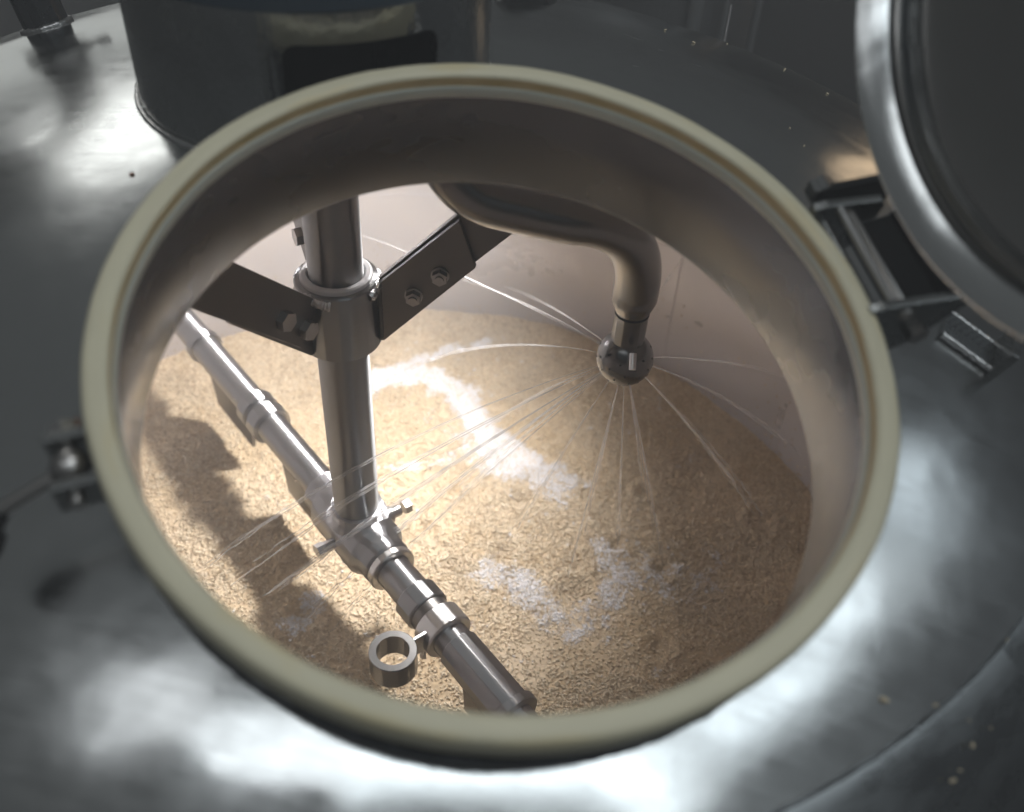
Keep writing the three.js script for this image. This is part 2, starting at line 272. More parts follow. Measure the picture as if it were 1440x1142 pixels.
// ---------------------------------------------------------------- drive housing on the crown
{
  const y0 = 0.90, d = thing('drive_housing', 'cylindrical steel drive housing with a dark window, standing behind the manway', 'drive housing', V3(0, y0, 0));
  const Y = (y) => y - y0;
  const ev = new Evaluator(); ev.useGroups = false; ev.attributes = ['position', 'normal', 'uv'];
  const tube = new Brush(new THREE.LatheGeometry([[0.146, Y(0.904)], [0.160, Y(0.904)], [0.160, Y(1.0292)], [0.146, Y(1.0292)], [0.146, Y(0.904)]].map(([a, b]) => new THREE.Vector2(a, b)), 200)); tube.updateMatrixWorld();
  const a0 = 3.6 * Math.PI / 180, a1 = 50 * Math.PI / 180, am = (a0 + a1) / 2, w = 2 * 0.16 * Math.sin((a1 - a0) / 2);
  const cut = new Brush(new RoundedBoxGeometry(w, 0.07, 0.14, 6, 0.011)); cut.position.set(Math.sin(am) * 0.15, Y(1.006) - 0.035, Math.cos(am) * 0.15); cut.rotation.y = am; cut.updateMatrixWorld();
  const g = crease(ev.evaluate(tube, cut, SUBTRACTION).geometry, 0.5);
  mesh('housing_wall', g, M.drive, d);
  mesh('motor_flange', latheC([[0, Y(1.030)], [0.162, Y(1.030)], [0.1645, Y(1.0325)], [0.1645, Y(1.056)], [0.161, Y(1.060)], [0, Y(1.060)]], 160), M.blue, d);
  mesh('coupling', latheC([[0.0, Y(0.905)], [0.052, Y(0.905)], [0.055, Y(0.91)], [0.055, Y(0.985)], [0.04, Y(0.99)], [0.04, Y(1.029)]], 64), M.dark, d);
  mesh('gearbox', latheC([[0.0, Y(1.0605)], [0.14, Y(1.0605)], [0.142, Y(1.07)], [0.135, Y(1.30)], [0.12, Y(1.34)], [0, Y(1.34)]], 64), M.blue, d);
  const domeY = (x, z) => C.y + Math.sqrt(RS * RS - (x - C.x) ** 2 - (z - C.z) ** 2);
  mesh('weld_bead', bead(circle(0.1625, 0, (a) => Y(domeY(0.1625 * Math.cos(a), 0.1625 * Math.sin(a)) + 0.0005)), 420, 0.0028, 0.0009), M.weld, d);
}

// ---------------------------------------------------------------- pipe nozzle, far left
{
  const x = -0.372, z = -0.245, y = C.y + Math.sqrt(RS * RS - (x - C.x) ** 2 - (z - C.z) ** 2), up = V3(x - C.x, y - C.y, z - C.z).normalize();
  const p = thing('pipe_nozzle', 'steel pipe stub with a clamp, welded to the far left of the dome', 'pipe fitting', V3(x, y, z));
  const L = (h) => up.clone().multiplyScalar(h);
  mesh('stub', along(latheC([[0.026, -0.02], [0.026, 0.05], [0.034, 0.053], [0.0345, 0.058], [0.026, 0.058]], 64), V3(0, 0, 0), up), M.neck, p);
  mesh('weld_bead', along(bead(circle(0.0275, 0.001), 160, 0.0035, 0.0012), V3(0, 0, 0), up), M.weld, p);
  mesh('clamp', along(latheC([[0.036, 0.048], [0.041, 0.049], [0.042, 0.055], [0.042, 0.063], [0.041, 0.069], [0.036, 0.07]], 64), V3(0, 0, 0), up), M.bolt, p);
  mesh('clamp_bolt', [bar(L(0.059).add(V3(0.03, 0, 0.03)), L(0.059).add(V3(0.075, 0.004, 0.02)), 0.007), along(hexBolt(0.012, 0.012), L(0.059).add(V3(0.068, 0.004, 0.02)), V3(1, 0.1, -0.2))], M.bolt, p);
  mesh('elbow_pipe', new THREE.TubeGeometry(new THREE.CatmullRomCurve3([L(0.058), L(0.14), L(0.20).add(V3(0.004, 0, 0.0)), L(0.27).add(V3(-0.03, 0, 0.02)), L(0.31).add(V3(-0.12, 0, 0.05)), L(0.33).add(V3(-0.25, 0, 0.09)), L(0.34).add(V3(-0.7, 0, 0.2))]), 80, 0.030, 32), M.dark, p);
  mesh('valve_body', along(latheC([[0, 0], [0.05, 0.002], [0.055, 0.01], [0.055, 0.14], [0.05, 0.15], [0, 0.152]], 48), L(0.32).add(V3(-0.10, 0, 0.045)), V3(-0.95, 0.05, 0.3)), M.black, p);
}

// ---------------------------------------------------------------- agitator: shaft, cross hub, rake tube
const TD = V3(0.647, 0, 0.762).normalize(), TP = V3(TD.z, 0, -TD.x), YT = 0.268;
{
  const a = thing('agitator', 'steel agitator with upright shaft and slanting rake tube over the grain', 'agitator', V3(0, 0.12, 0));
  const q = (s, p = 0, y = YT) => TD.clone().multiplyScalar(s).addScaledVector(TP, p).setY(y - 0.12);
  mesh('shaft', lathe([[0.03, 0.10], [0.03, 0.30], [0.03, 0.55], [0.03, 0.86]], 72), M.shaft, a);
  const hub = new THREE.Group(); hub.name = 'cross_hub'; a.add(hub);
  mesh('upright_sleeve', latheC([[0.030, 0.201], [0.0335, 0.201], [0.0350, 0.1995], [0.0355, 0.192], [0.038, 0.186], [0.042, 0.180]], 72), M.tube, hub);
  mesh('cross_sleeve', along(latheC([[0.0252, 0], [0.0325, 0], [0.0345, 0.002], [0.0345, 0.020], [0.0355, 0.026], [0.0415, 0.034], [0.0430, 0.038], [0.0430, 0.136], [0.0415, 0.140], [0.0355, 0.149], [0.0345, 0.154], [0.0345, 0.166], [0.0325, 0.168], [0.0252, 0.168]], 72, 0.8), q(-0.094), TD), M.tube, hub);
  mesh('end_ring', along(latheC([[0.0252, 0], [0.0325, 0.0], [0.0340, 0.0018], [0.0340, 0.010], [0.0325, 0.012], [0.0252, 0.012]], 64), q(0.0765), TD), M.bolt, hub);
  mesh('cross_bolt', bar(q(0.004, -0.060, 0.272), q(0.004, 0.064, 0.272), 0.0085), M.bolt, hub);
  mesh('bolt_head', along(hexBolt(0.0108, 0.010), q(0.004, 0.0700, 0.272), TP.clone()), M.bolt, hub);
  mesh('bolt_shank', bar(q(0.004, 0.042, 0.272), q(0.004, 0.050, 0.272), 0.0125), M.bolt, hub);
  mesh('bolt_nut', along(hexBolt(0.0105, 0.012), q(0.004, -0.056, 0.272), TP.clone().negate()), M.weld, hub);
  // the rake tube to both sides
  const tube = new THREE.Group(); tube.name = 'rake_tube'; a.add(tube);
  mesh('far_tube', along(lathe([[0.0235, 0], [0.0235, 0.3], [0.0235, 0.56]], 64), q(-0.65), TD), M.tube, tube);
  mesh('near_tube', along(lathe([[0.0245, 0], [0.0245, 0.08], [0.0245, 0.17]], 64), q(0.075), TD), M.tube, tube);
  mesh('near_sleeve', along(latheC([[0.0246, 0], [0.0262, 0.0], [0.0272, 0.0012], [0.0272, 0.105], [0.0262, 0.1065], [0.0246, 0.1065]], 64), q(0.236), TD), M.tube, tube);
  mesh('end_piece', along(latheC([[0.0, 0.11], [0.018, 0.11], [0.0205, 0.107], [0.0205, 0.012], [0.0305, 0.011], [0.0315, 0.0095], [0.0315, 0.0], [0.0246, -0.001]], 64), q(0.344), TD), M.tube, tube);
  const collar = (s, len, r) => mesh('collar', along(latheC([[0.0236, 0], [r - 0.0015, 0], [r, 0.0015], [r, len - 0.0015], [r - 0.0015, len], [0.0236, len]], 64), q(s), TD), M.tube, tube);
  collar(-0.505, 0.018, 0.0285); collar(-0.315, 0.024, 0.0305); collar(-0.280, 0.026, 0.0315);
  collar(0.140, 0.030, 0.0305);
  mesh('welded_collar', along(latheC([[0.0246, 0], [0.0315, 0], [0.0335, 0.002], [0.0335, 0.030], [0.0315, 0.032], [0.0246, 0.032]], 64), q(0.187), TD), M.weld, tube);
  mesh('neck_gap', along(lathe([[0.0268, 0], [0.0268, 0.016]], 64), q(0.171), TD), M.plate, tube);
  // rings for the rake teeth, each on a plate
  const ringAt = (s, p, name) => {
    const g = new THREE.Group(); g.name = name; g.position.copy(q(s, p, YT)); a.add(g);
    mesh('ring', latheC([[0.0203, 0.022], [0.0286, 0.022], [0.0296, 0.0210], [0.0296, -0.013], [0.0286, -0.014], [0.0203, -0.014], [0.0203, 0.022]], 64), M.pipe, g);
    const k = Math.sign(-p), b = TP.clone().multiplyScalar(k);
    mesh('ring_plate', box(0.040, 0.034, 0.005).rotateY(Math.atan2(-b.z, b.x)).translate(b.x * 0.0480, 0.003, b.z * 0.0480), M.weld, g);
    mesh('weld_bead', bead(new THREE.LineCurve3(V3(b.x * 0.047, 0.006, b.z * 0.047), V3(b.x * 0.043, -0.03, b.z * 0.043)), 30, 0.0042, 0.002, false), M.weld, g);
  };
  ringAt(0.205, -0.075, 'rake_ring');
  // flat blades below the tube
  const blade = (s0, s1, y1) => {
    const s = new THREE.Shape(); s.moveTo(s0, -0.018); s.lineTo(s1, -0.018); s.lineTo(s1 - 0.012, y1); s.lineTo(s0 + 0.012, y1); s.closePath();
    const g = new THREE.ExtrudeGeometry(s, { depth: 0.005, bevelEnabled: true, bevelSize: 0.0006, bevelThickness: 0.0006, bevelSegments: 1 }).translate(0, 0, -0.0025);
    g.applyMatrix4(new THREE.Matrix4().makeBasis(TD, V3(0, 1, 0), TD.clone().cross(V3(0, 1, 0))).setPosition(0, YT - 0.12, 0));
    mesh('blade', g, M.plate, a);
  };
  blade(-0.235, -0.105, -0.115); blade(-0.49, -0.335, -0.115); blade(0.245, 0.335, -0.115);
}

// ---------------------------------------------------------------- shaft support: bearing hub on three braces
{
  const y0 = 0.605, s = thing('shaft_support', 'bearing hub on three sloping flat braces round the agitator shaft', 'bearing support', V3(0, y0, 0));
  mesh('bearing_hub', latheC([[0.0395, 0.085], [0.0450, 0.085], [0.0465, 0.0835], [0.0465, 0.002], [0.0455, 0.0], [0.0305, 0.0]], 80), M.shaft, s);
  mesh('bushing', latheC([[0.0303, 0.084], [0.0310, 0.0895], [0.0330, 0.0910], [0.0375, 0.0910], [0.0396, 0.0895], [0.0398, 0.080]], 80), M.bush, s);
  for (const deg of [240, 0, 120]) {                  // the welds where the braces meet the rim of the hub
    const pts = []; for (let i = -5; i <= 5; i++) { const a = (deg + i * 6.5) * Math.PI / 180; pts.push(V3(0.0462 * Math.cos(a), 0.0805 - 0.0009 * Math.abs(i), -0.0462 * Math.sin(a))); }
    mesh('weld_bead', bead(new THREE.CatmullRomCurve3(pts), 90, 0.0052, 0.0020, false), M.weld, s);
  }
  for (const [deg, k] of [[240, 0], [0, 1], [120, 2]]) {
    const g = new THREE.Group(); g.name = 'brace'; g.rotation.y = deg * Math.PI / 180; s.add(g);
    const strip = (l0, l1, w0, w1, z, t) => {          // along the 45 degree slope, l measured from r = 0, y = 0.605
      const sh = new THREE.Shape(); sh.moveTo(l0, w0); sh.lineTo(l1, w0); sh.lineTo(l1, w1); sh.lineTo(l0 + 0.000, w1); sh.closePath();
      return new THREE.ExtrudeGeometry(sh, { depth: t, bevelEnabled: true, bevelSize: 0.0008, bevelThickness: 0.0008, bevelSegments: 2 }).translate(0, 0, z - t / 2).rotateZ(Math.PI / 4).translate(0, 0.605 - y0, 0);
    };
    const lugShape = new THREE.Shape(); lugShape.moveTo(0.0455, 0.006); lugShape.lineTo(0.0455, 0.080); lugShape.lineTo(0.134, 0.167); lugShape.lineTo(0.152, 0.112); lugShape.lineTo(0.050, 0.006); lugShape.closePath();
    const lug = new THREE.ExtrudeGeometry(lugShape, { depth: 0.006, bevelEnabled: true, bevelSize: 0.0008, bevelThickness: 0.0008, bevelSegments: 2 }).translate(0, 0, 0.001);
    mesh('brace_lug', lug, M.plate, g);
    mesh('brace_bar', strip(0.078, 0.365, -0.0262, 0.0262, -0.004, 0.0062), M.plate, g);
    for (const l of k === 1 ? [0.121, 0.162] : [0.088, 0.131]) {
      const x = l * Math.SQRT1_2, y = l * Math.SQRT1_2 + (k === 1 ? -0.015 : -0.008) + 0.605 - y0;
      mesh('bolt_head', along(hexBolt(0.0112, 0.009), V3(x, y, -0.0079), V3(0, 0, -1)), M.bolt, g);
      mesh('washer', along(latheC([[0.004, 0], [0.0102, 0], [0.0102, 0.0012], [0.004, 0.0012]], 28), V3(x, y, 0.0079), V3(0, 0, 1)), M.bolt, g);
      mesh('bolt_nut', along(hexBolt(0.0088, 0.0075), V3(x, y, 0.0092), V3(0, 0, 1)), M.bolt, g);
      mesh('bolt_end', bar(V3(x, y, 0.015), V3(x, y, 0.0195), 0.0048), M.bolt, g);
    }
    mesh('weld_bead', bead(new THREE.LineCurve3(V3(0.0475, 0.076, 0.007), V3(0.0475, 0.01, 0.007)), 40, 0.0034, 0.001, false), M.plate, g);
  }
}

// ---------------------------------------------------------------- spray pipe and ball
const BALL = V3(0.3275, 0.60, -0.0023);
{
  const s = thing('spray_pipe', 'bent steel pipe ending in a spray ball above the grain', 'spray pipe', BALL);
  const R = (v) => v.clone().sub(BALL);
  const left = V3(0.118, 0.832, 0.052);
  const path = new THREE.CurvePath(), leg = (a, b) => path.add(new THREE.LineCurve3(a, b)), arc = (a, m, b) => path.add(new THREE.QuadraticBezierCurve3(a, m, b));
  const k0 = V3(BALL.x, 0.685, -0.0018), corner = V3(0.3255, 0.783, 0.030), k1 = V3(0.3285, 0.735, 0.016), dl = left.clone().sub(corner).normalize();
  const k2 = corner.clone().addScaledVector(dl, 0.080), k3 = left.clone().addScaledVector(dl, -0.06), k4 = left.clone().add(V3(-0.006, 0.075, -0.012));
  const pts = [];
  const bez = (a, m, b, n) => { for (let i = 0; i <= n; i++) { const t = i / n; pts.push(R(a.clone().multiplyScalar((1 - t) ** 2).addScaledVector(m, 2 * t * (1 - t)).addScaledVector(b, t * t))); } };
  pts.push(R(k0)); bez(V3(BALL.x, 0.696, -0.001), V3(0.3262, 0.795, 0.024), k2, 14); bez(k3, left, k4, 12);
  mesh('elbow_pipe', new THREE.TubeGeometry(new THREE.CatmullRomCurve3(pts, false, 'centripetal'), 160, 0.0252, 48), M.pipe, s);
  mesh('joint_ring', lathe([[0.0185, 0.068], [0.0195, 0.0665], [0.0195, 0.064], [0.0185, 0.0625]], 48), M.dark, s);
  mesh('reducer', latheC([[0.0252, 0.0865], [0.0246, 0.082], [0.0225, 0.0755], [0.0203, 0.0705], [0.0194, 0.067], [0.0190, 0.064], [0.0190, 0.026]], 56), M.pipe, s);
  const ball = new THREE.Group(); ball.name = 'spray_ball'; s.add(ball);
  mesh('ball_shell', new THREE.SphereGeometry(0.0330, 64, 40), steel({ name: 'polished ball', color: new THREE.Color(0.19, 0.185, 0.18), roughness: 0.24 }), ball);
  for (let i = 0; i < 46; i++) {
    const y = 0.55 - 1.5 * i / 46, a = i * 2.39996, r = Math.sqrt(1 - y * y), d = V3(r * Math.cos(a), y, r * Math.sin(a));
    mesh('spray_hole', along(new THREE.CylinderGeometry(0.0013, 0.0013, 0.0008, 10), d.clone().multiplyScalar(0.0331), d), M.black, ball);
  }
  mesh('set_pin', bar(V3(0.004, 0.030, 0.030), V3(0.004, 0.018, 0.044), 0.004), M.weld, ball);
}

// ---------------------------------------------------------------- water jets
{
  // end point, rise of the arc, width at the end, label
  const J = [
    [[0.643, 0.323, -0.324], 0.07, 0.0020, 'thin flat water jet shot rightwards from the spray ball to the wall, upper one'],
    [[0.673, 0.212, -0.256], 0.13, 0.0018, 'thin arching water jet falling to the foot of the right wall'],
    [[0.629, 0.1, -0.22], 0.08, 0.0042, 'thickest water jet, falling from the ball to the grain at lower right'],
    [[0.453, 0.1, -0.101], 0.03, 0.0022, 'long steep water jet falling just right of straight below the ball'],
    [[0.435, 0.1, -0.269], 0.03, 0.0016, 'short faint water jet landing closest behind the steep right jet'],
    [[0.307, 0.1, -0.068], 0.03, 0.0024, 'steep water jet falling left of straight below the ball to the foamy crater'],
    [[0.343, 0.1, -0.244], 0.03, 0.0020, 'short steep water jet below the ball, inside left of the pair'],
    [[0.076, 0.1, -0.151], 0.09, 0.0022, 'slanting water jet landing on pale grain right of the cross hub bolt'],
    [[0.115, 0.1, -0.241], 0.08, 0.0018, 'slanting water jet landing on the grain midway between ball and shaft'],
    [[0.107, 0.1, -0.325], 0.13, 0.0024, 'arching water jet landing in the white foam streak'],
    [[-0.083, 0.1, 0.028], 0.13, 0.0034, 'bright water jet crossing the cross hub and splashing at its near side'],
    [[-0.049, 0.1, 0.055], 0.10, 0.0028, 'water jet crossing the near rake tube close to the cross hub'],
    [[-0.225, 0.1, 0.110], 0.12, 0.0034, 'water jet crossing the lower shaft just above the hub'],
    [[-0.290, 0.1, 0.085], 0.22, 0.0034, 'water jet crossing the middle of the lower shaft'],
    [[-0.330, 0.1, 0.070], 0.34, 0.0030, 'highest water jet crossing the lower shaft, just below the bearing hub'],
    [[-0.120, 0.1, -0.020], 0.10, 0.0020, 'faint water jet passing over the cross bolt towards the shadow of the rake'],
    [[0.385, 0.1, -0.150], 0.03, 0.0020, 'short water jet falling straight below the ball'],
    [[0.200, 0.1, -0.110], 0.06, 0.0022, 'slanting water jet landing by the pale patch below the ball'],
    [[-0.044, 0.1, -0.513], 0.24, 0.0022, 'high arching water jet ending in the foam beside the shaft'],
    [[0.016, 0.216, -0.72], 0.10, 0.0013, 'straight water jet striking the far wall above the foam'],
    [[-0.206, 0.338, -0.69], 0.10, 0.0013, 'long straight water jet passing behind the upper shaft'],
    [[0.158, 0.205, -0.702], 0.08, 0.0011, 'faint water jet striking the far wall right of the shaft'],
    [[0.477, 0.401, -0.54], 0.06, 0.0012, 'faintest water jet, rising to the wall behind the bent pipe'],
  ];
  for (const [e, h0, w, label] of J) {
    const h = h0 * 0.7;
    const E = V3(...e), far = e[0] < -0.2 && e[1] < 0.2, D = E.clone().sub(BALL), start = D.clone().setY(D.y + h).normalize().multiplyScalar(0.034).add(BALL);
    const at = (t) => start.clone().lerp(E, t).add(V3(0, h * t * (1 - t), 0));
    const n = 90, P = [], I = [], U = [], Nn = [], side = D.clone().cross(V3(0, 1, 0)).normalize(), ph = rr(0, 50), strands = w > 0.003 ? 9 : 7;
    let off = 0;
    for (let s = 0; s < strands; s++) {
      const dx = rr(-1, 1), dy = rr(-1, 1), t1 = (s === 0 ? 1 : rr(0.6, 1)) * (far ? 0.80 : 1), r0 = rr(0.0003, 0.0006), sp = w * 2.6, thin = rr(0.2, 0.5);
      for (let i = 0; i <= n; i++) {
        const t = i / n * t1, c = at(t), tg = at(t + 0.01).sub(c).normalize(), up = side.clone().cross(tg).normalize();
        const wob = n3(t * 16 + ph, s * 3.3, 0.5) * 0.6 + n3(t * 50 + ph, s * 5.3, 2.5) * 0.35;
        c.addScaledVector(side, sp * t * (dx + wob * t)).addScaledVector(up, sp * t * (dy + 0.6 * wob * t));
        const r = (r0 + (w * 0.5 - r0) * Math.pow(t, 1.3)) * Math.max(0.06, 1 + 0.9 * n3(t * 34 + ph, s * 9, 7) + 0.9 * t * n3(t * 90 + ph, s * 9, 17)) * (i === n ? 0.2 : 1) * thin;
        for (let k = 0; k < 6; k++) { const a = k / 6 * 6.2832, d = side.clone().multiplyScalar(Math.cos(a)).addScaledVector(up, Math.sin(a)); P.push(c.x + d.x * r - BALL.x, c.y + d.y * r - BALL.y, c.z + d.z * r - BALL.z); Nn.push(d.x, d.y, d.z); U.push(k / 6, t); }
      }
      for (let i = 0; i < n; i++) for (let k = 0; k < 6; k++) { const a = off + i * 6 + k, b = off + i * 6 + (k + 1) % 6; I.push(a, a + 6, b, b, a + 6, b + 6); }
      off += (n + 1) * 6;
    }
    const g = new THREE.BufferGeometry();
    g.setAttribute('position', new THREE.Float32BufferAttribute(P, 3)); g.setAttribute('normal', new THREE.Float32BufferAttribute(Nn, 3)); g.setAttribute('uv', new THREE.Float32BufferAttribute(U, 2)); g.setIndex(I);
    const m = mesh('water_jet', g, M.water); m.position.copy(BALL);
    tag(m, label, 'water jet', 'water jets from the spray ball');
  }
  // drops thrown up where jets land, and clinging to the rake
  const spots = [];
  const burst = (x, y, z, r, n, hi) => { for (let i = 0; i < n; i++) { const a = rnd() * 6.283, q = r * Math.sqrt(rnd()); spots.push([x + q * Math.cos(a), y + hi * rnd() ** 2, z + q * Math.sin(a), rr(0.0006, 0.0019)]); } };
  burst(-0.083, 0.105, 0.028, 0.045, 46, 0.03); burst(-0.049, 0.105, 0.055, 0.03, 16, 0.02); burst(-0.044, 0.105, -0.513, 0.06, 24, 0.05);
  burst(0.307, 0.105, -0.068, 0.04, 14, 0.02); burst(0.453, 0.105, -0.10, 0.03, 8, 0.02); burst(0.629, 0.105, -0.22, 0.04, 12, 0.02);
  burst(-0.20, 0.105, -0.27, 0.08, 22, 0.06); burst(0.10, 0.105, -0.33, 0.07, 18, 0.02);
  for (let i = 0; i < 170; i++) { const a = rnd() * 6.283, q = 0.66 * Math.sqrt(rnd()); spots.push([C.x + q * Math.cos(a), 0.1075 + rr(-0.003, 0.002), C.z + q * Math.sin(a), rr(0.0007, 0.0018)]); }
  for (const s of [-0.55, -0.5, -0.3, -0.27, -0.1]) for (let i = 0; i < 7; i++) { const q = TD.clone().multiplyScalar(s + rr(-0.03, 0.03)), a = rr(-1.5, 1.5); spots.push([q.x + TP.x * 0.028 * Math.sin(a), YT + 0.028 * Math.cos(a) + rr(0, 0.006), q.z + TP.z * 0.028 * Math.sin(a), rr(0.0008, 0.0022)]); }
  const im = new THREE.InstancedMesh(new THREE.SphereGeometry(1, 12, 8), M.drop, spots.length), mm = new THREE.Matrix4();
  spots.forEach(([x, y, z, r], i) => im.setMatrixAt(i, mm.makeScale(r, r * 0.8, r).setPosition(x, y, z)));
  im.name = 'water_drops'; im.castShadow = true; scene.add(im);
  tag(im, 'small water drops thrown up where the jets strike', 'water drops', null, 'stuff');
}

// ---------------------------------------------------------------- grain bed
{
  const foamLines = [
    [[[-0.10, -0.49], [-0.058, -0.518], [-0.02, -0.539], [0.035, -0.536], [0.093, -0.496], [0.138, -0.42], [0.18, -0.364], [0.232, -0.328]], 0.030, 0.9],
    [[[-0.039, -0.524], [0.003, -0.567], [0.054, -0.617], [0.136, -0.653]], 0.014, 0.6],
    [[[0.185, -0.073], [0.236, -0.049], [0.269, -0.012], [0.307, 0.018], [0.356, -0.025], [0.396, -0.076], [0.37, -0.13]], 0.028, 0.54],
    [[[0.397, -0.097], [0.451, -0.073], [0.516, -0.106]], 0.05, 0.30],
    [[[0.14, -0.36], [0.19, -0.31], [0.24, -0.30], [0.29, -0.28]], 0.040, 0.6],
    [[[-0.035, -0.278], [0.036, -0.293], [0.107, -0.325]], 0.012, 0.45],
    [[[-0.10, 0.05], [-0.083, 0.028], [-0.07, 0.01]], 0.020, 0.6],
  ];
  const segD = (px, pz, a, b) => { const vx = b[0] - a[0], vz = b[1] - a[1], t = clamp(((px - a[0]) * vx + (pz - a[1]) * vz) / (vx * vx + vz * vz)); return Math.hypot(px - a[0] - vx * t, pz - a[1] - vz * t); };
  const foam = (x, z) => {
    let f = 0;
    const wx = x + 0.020 * fbm(x * 14, z * 14, 1.1, 3), wz = z + 0.020 * fbm(x * 14, z * 14, 9.1, 3);
    for (const [L, w, k] of foamLines) for (let i = 0; i + 1 < L.length; i++) { const d = segD(wx, wz, L[i], L[i + 1]); if (d < w * 1.7) f = Math.max(f, k * sstep(w * 1.7, w * 0.3, d)); }
    return (0.35 + 0.6 * f) * sstep(0.12, 0.95, f + 0.9 * fbm(x * 42, z * 42, 4.4, 4) + 0.5 * fbm(x * 160, z * 160, 1.4, 2));
  };
  const craters = [[0.453, -0.101, 0.014], [0.435, -0.269, 0.012], [0.076, -0.151, 0.014], [0.115, -0.241, 0.012], [0.385, -0.15, 0.013], [0.2, -0.11, 0.014], [0.312, -0.042, 0.022], [0.438, 0.043, 0.016], [0.318, -0.105, 0.016], [0.223, -0.234, 0.014], [0.629, -0.22, 0.018], [-0.083, 0.03, 0.018]];
  const filmAt = (x, z) => sstep(-0.05, 0.24, fbm(x * 5, z * 5, 3.1, 4) + 0.30 * Math.exp(-(((x - 0.06) / 0.22) ** 2) - ((z + 0.33) / 0.2) ** 2));
  const height = (x, z) => {
    const gr = 1 - 0.75 * filmAt(x, z);
    let h = 0.016 * fbm(x * 3.2, z * 3.2, 0.3, 3) + 0.007 * fbm(x * 14, z * 14, 5.3, 3) + gr * (0.0030 * n3(x * 75, z * 75, 2.2) + 0.0024 * n3(x * 135, z * 135, 6.2));
    for (const [cx, cz, r] of craters) { const d = Math.hypot(x - cx, z - cz); h += -0.010 * Math.exp(-((d / r) ** 2)) + 0.004 * Math.exp(-(((d - 1.7 * r) / (0.6 * r)) ** 2)); }
    return h;
  };
  const S = 1.5, W = 1024, fm = new Float32Array(W * W);
  const map = tex(W, W, (u, v, i, j) => {
    const x = (u - 0.5) * S, z = (0.5 - v) * S, X = x + C.x, Z = z + C.z, f = foam(X, Z); fm[j * W + i] = f;
    const wet = sstep(-0.2, 0.25, fbm(X * 8, Z * 8, 6.1, 4)), fine = fbm(X * 170, Z * 170, 1.7, 2), k = 0.97 + 0.35 * fine;
    const c = [0.65 - 0.08 * wet, 0.52 - 0.085 * wet, 0.36 - 0.09 * wet].map((a) => a * k);
    return c.map((a) => Math.pow(clamp(a), 1 / 2.2));
  }, true);
  const bed = thing('grain_bed', 'bed of pale wet crushed malt with foam, filling the bottom of the tun', 'mash', V3(C.x, BED, C.z));
  tag(bed, null, null, null, 'stuff');
  // surface: rings of a disc
  const NR = 400, NS = 1200, P = [], U = [], I = [];
  for (let i = 0; i <= NR; i++) for (let j = 0; j <= NS; j++) {
    const r = (RIN + 0.002) * i / NR, a = j / NS * Math.PI * 2, x = r * Math.cos(a), z = r * Math.sin(a);
    const u = x / S + 0.5, v = 0.5 - z / S, f = fm[Math.min(W - 1, v * W | 0) * W + Math.min(W - 1, u * W | 0)];
    P.push(x, height(x + C.x, z + C.z) + 0.004 * f - 0.0012, z); U.push(u, v);
  }
  for (let i = 0; i < NR; i++) for (let j = 0; j < NS; j++) { const k = i * (NS + 1) + j; I.push(k, k + 1, k + NS + 1, k + 1, k + NS + 2, k + NS + 1); }
  const g = new THREE.BufferGeometry(); g.setAttribute('position', new THREE.Float32BufferAttribute(P, 3)); g.setAttribute('uv', new THREE.Float32BufferAttribute(U, 2)); g.setIndex(I); g.computeVertexNormals();
  const surf = new THREE.MeshPhysicalMaterial({ name: 'wet mash', map, roughness: 0.75 });
  tag(mesh('mash_surface', g, surf, bed), null, null, null, 'stuff');
  // husks lying on it
  const hg = new THREE.IcosahedronGeometry(1, 1); hg.scale(0.0023, 0.0010, 0.0014);
  const COUNT = 165000, im = new THREE.InstancedMesh(hg, M.husk, COUNT), m4 = new THREE.Matrix4(), q = new THREE.Quaternion(), e = new THREE.Euler(), col = new THREE.Color();
  let n = 0;
  while (n < COUNT) {
    const r = (RIN - 0.002) * Math.sqrt(rnd()), a = rnd() * 6.28318, x = r * Math.cos(a), z = r * Math.sin(a), u = x / S + 0.5, v = 0.5 - z / S;
    const f = fm[Math.min(W - 1, v * W | 0) * W + Math.min(W - 1, u * W | 0)];
    if (rnd() < f * 0.8) continue;
    if (rnd() < 0.5 * filmAt(x + C.x, z + C.z)) continue;
    e.set(rr(-0.5, 0.5), rnd() * 6.283, rr(-0.45, 0.45)); q.setFromEuler(e);
    const s = rr(0.55, 1.25);
    m4.compose(V3(x, height(x + C.x, z + C.z) + rr(-0.0008, 0.0012), z), q, V3(s * rr(0.8, 1.15), s, s * rr(0.8, 1.2)));
    im.setMatrixAt(n, m4);
    const t = rnd() + 0.35 * fbm((x + C.x) * 26, (z + C.z) * 26, 8.8, 3), k = rr(0.84, 1.12) * (1 + 0.30 * fbm((x + C.x) * 9, (z + C.z) * 9, 2.8, 3));
    col.setRGB((t < 0.25 ? 0.48 : 0.69) * k, (t < 0.25 ? 0.355 : 0.57) * k, (t < 0.25 ? 0.21 : 0.405) * k);
    im.setColorAt(n++, col);
  }
  // foam: small bubbles heaped where the jets have whipped the wort
  const bub = [], foamMat = new THREE.MeshPhysicalMaterial({ name: 'foam bubbles', color: new THREE.Color(0.74, 0.72, 0.72), roughness: 0.35, clearcoat: 0.6, clearcoatRoughness: 0.12 });
  for (let t = 0; t < 900000 && bub.length < 42000; t++) {
    const x = rr(-0.2, 0.56), z = rr(-0.68, 0.10), u = (x - C.x) / S + 0.5, v = 0.5 - (z - C.z) / S, f = fm[Math.min(W - 1, Math.max(0, v * W | 0)) * W + Math.min(W - 1, Math.max(0, u * W | 0))];
    if (rnd() > f * 1.15 || f < 0.05) continue;
    bub.push([x - C.x, height(x, z) + rr(0, 0.0014) + 0.0012 * f, z - C.z, rr(0.0005, 0.0011) + (rnd() < 0.06 ? rr(0.0005, 0.0018) : 0)]);
  }
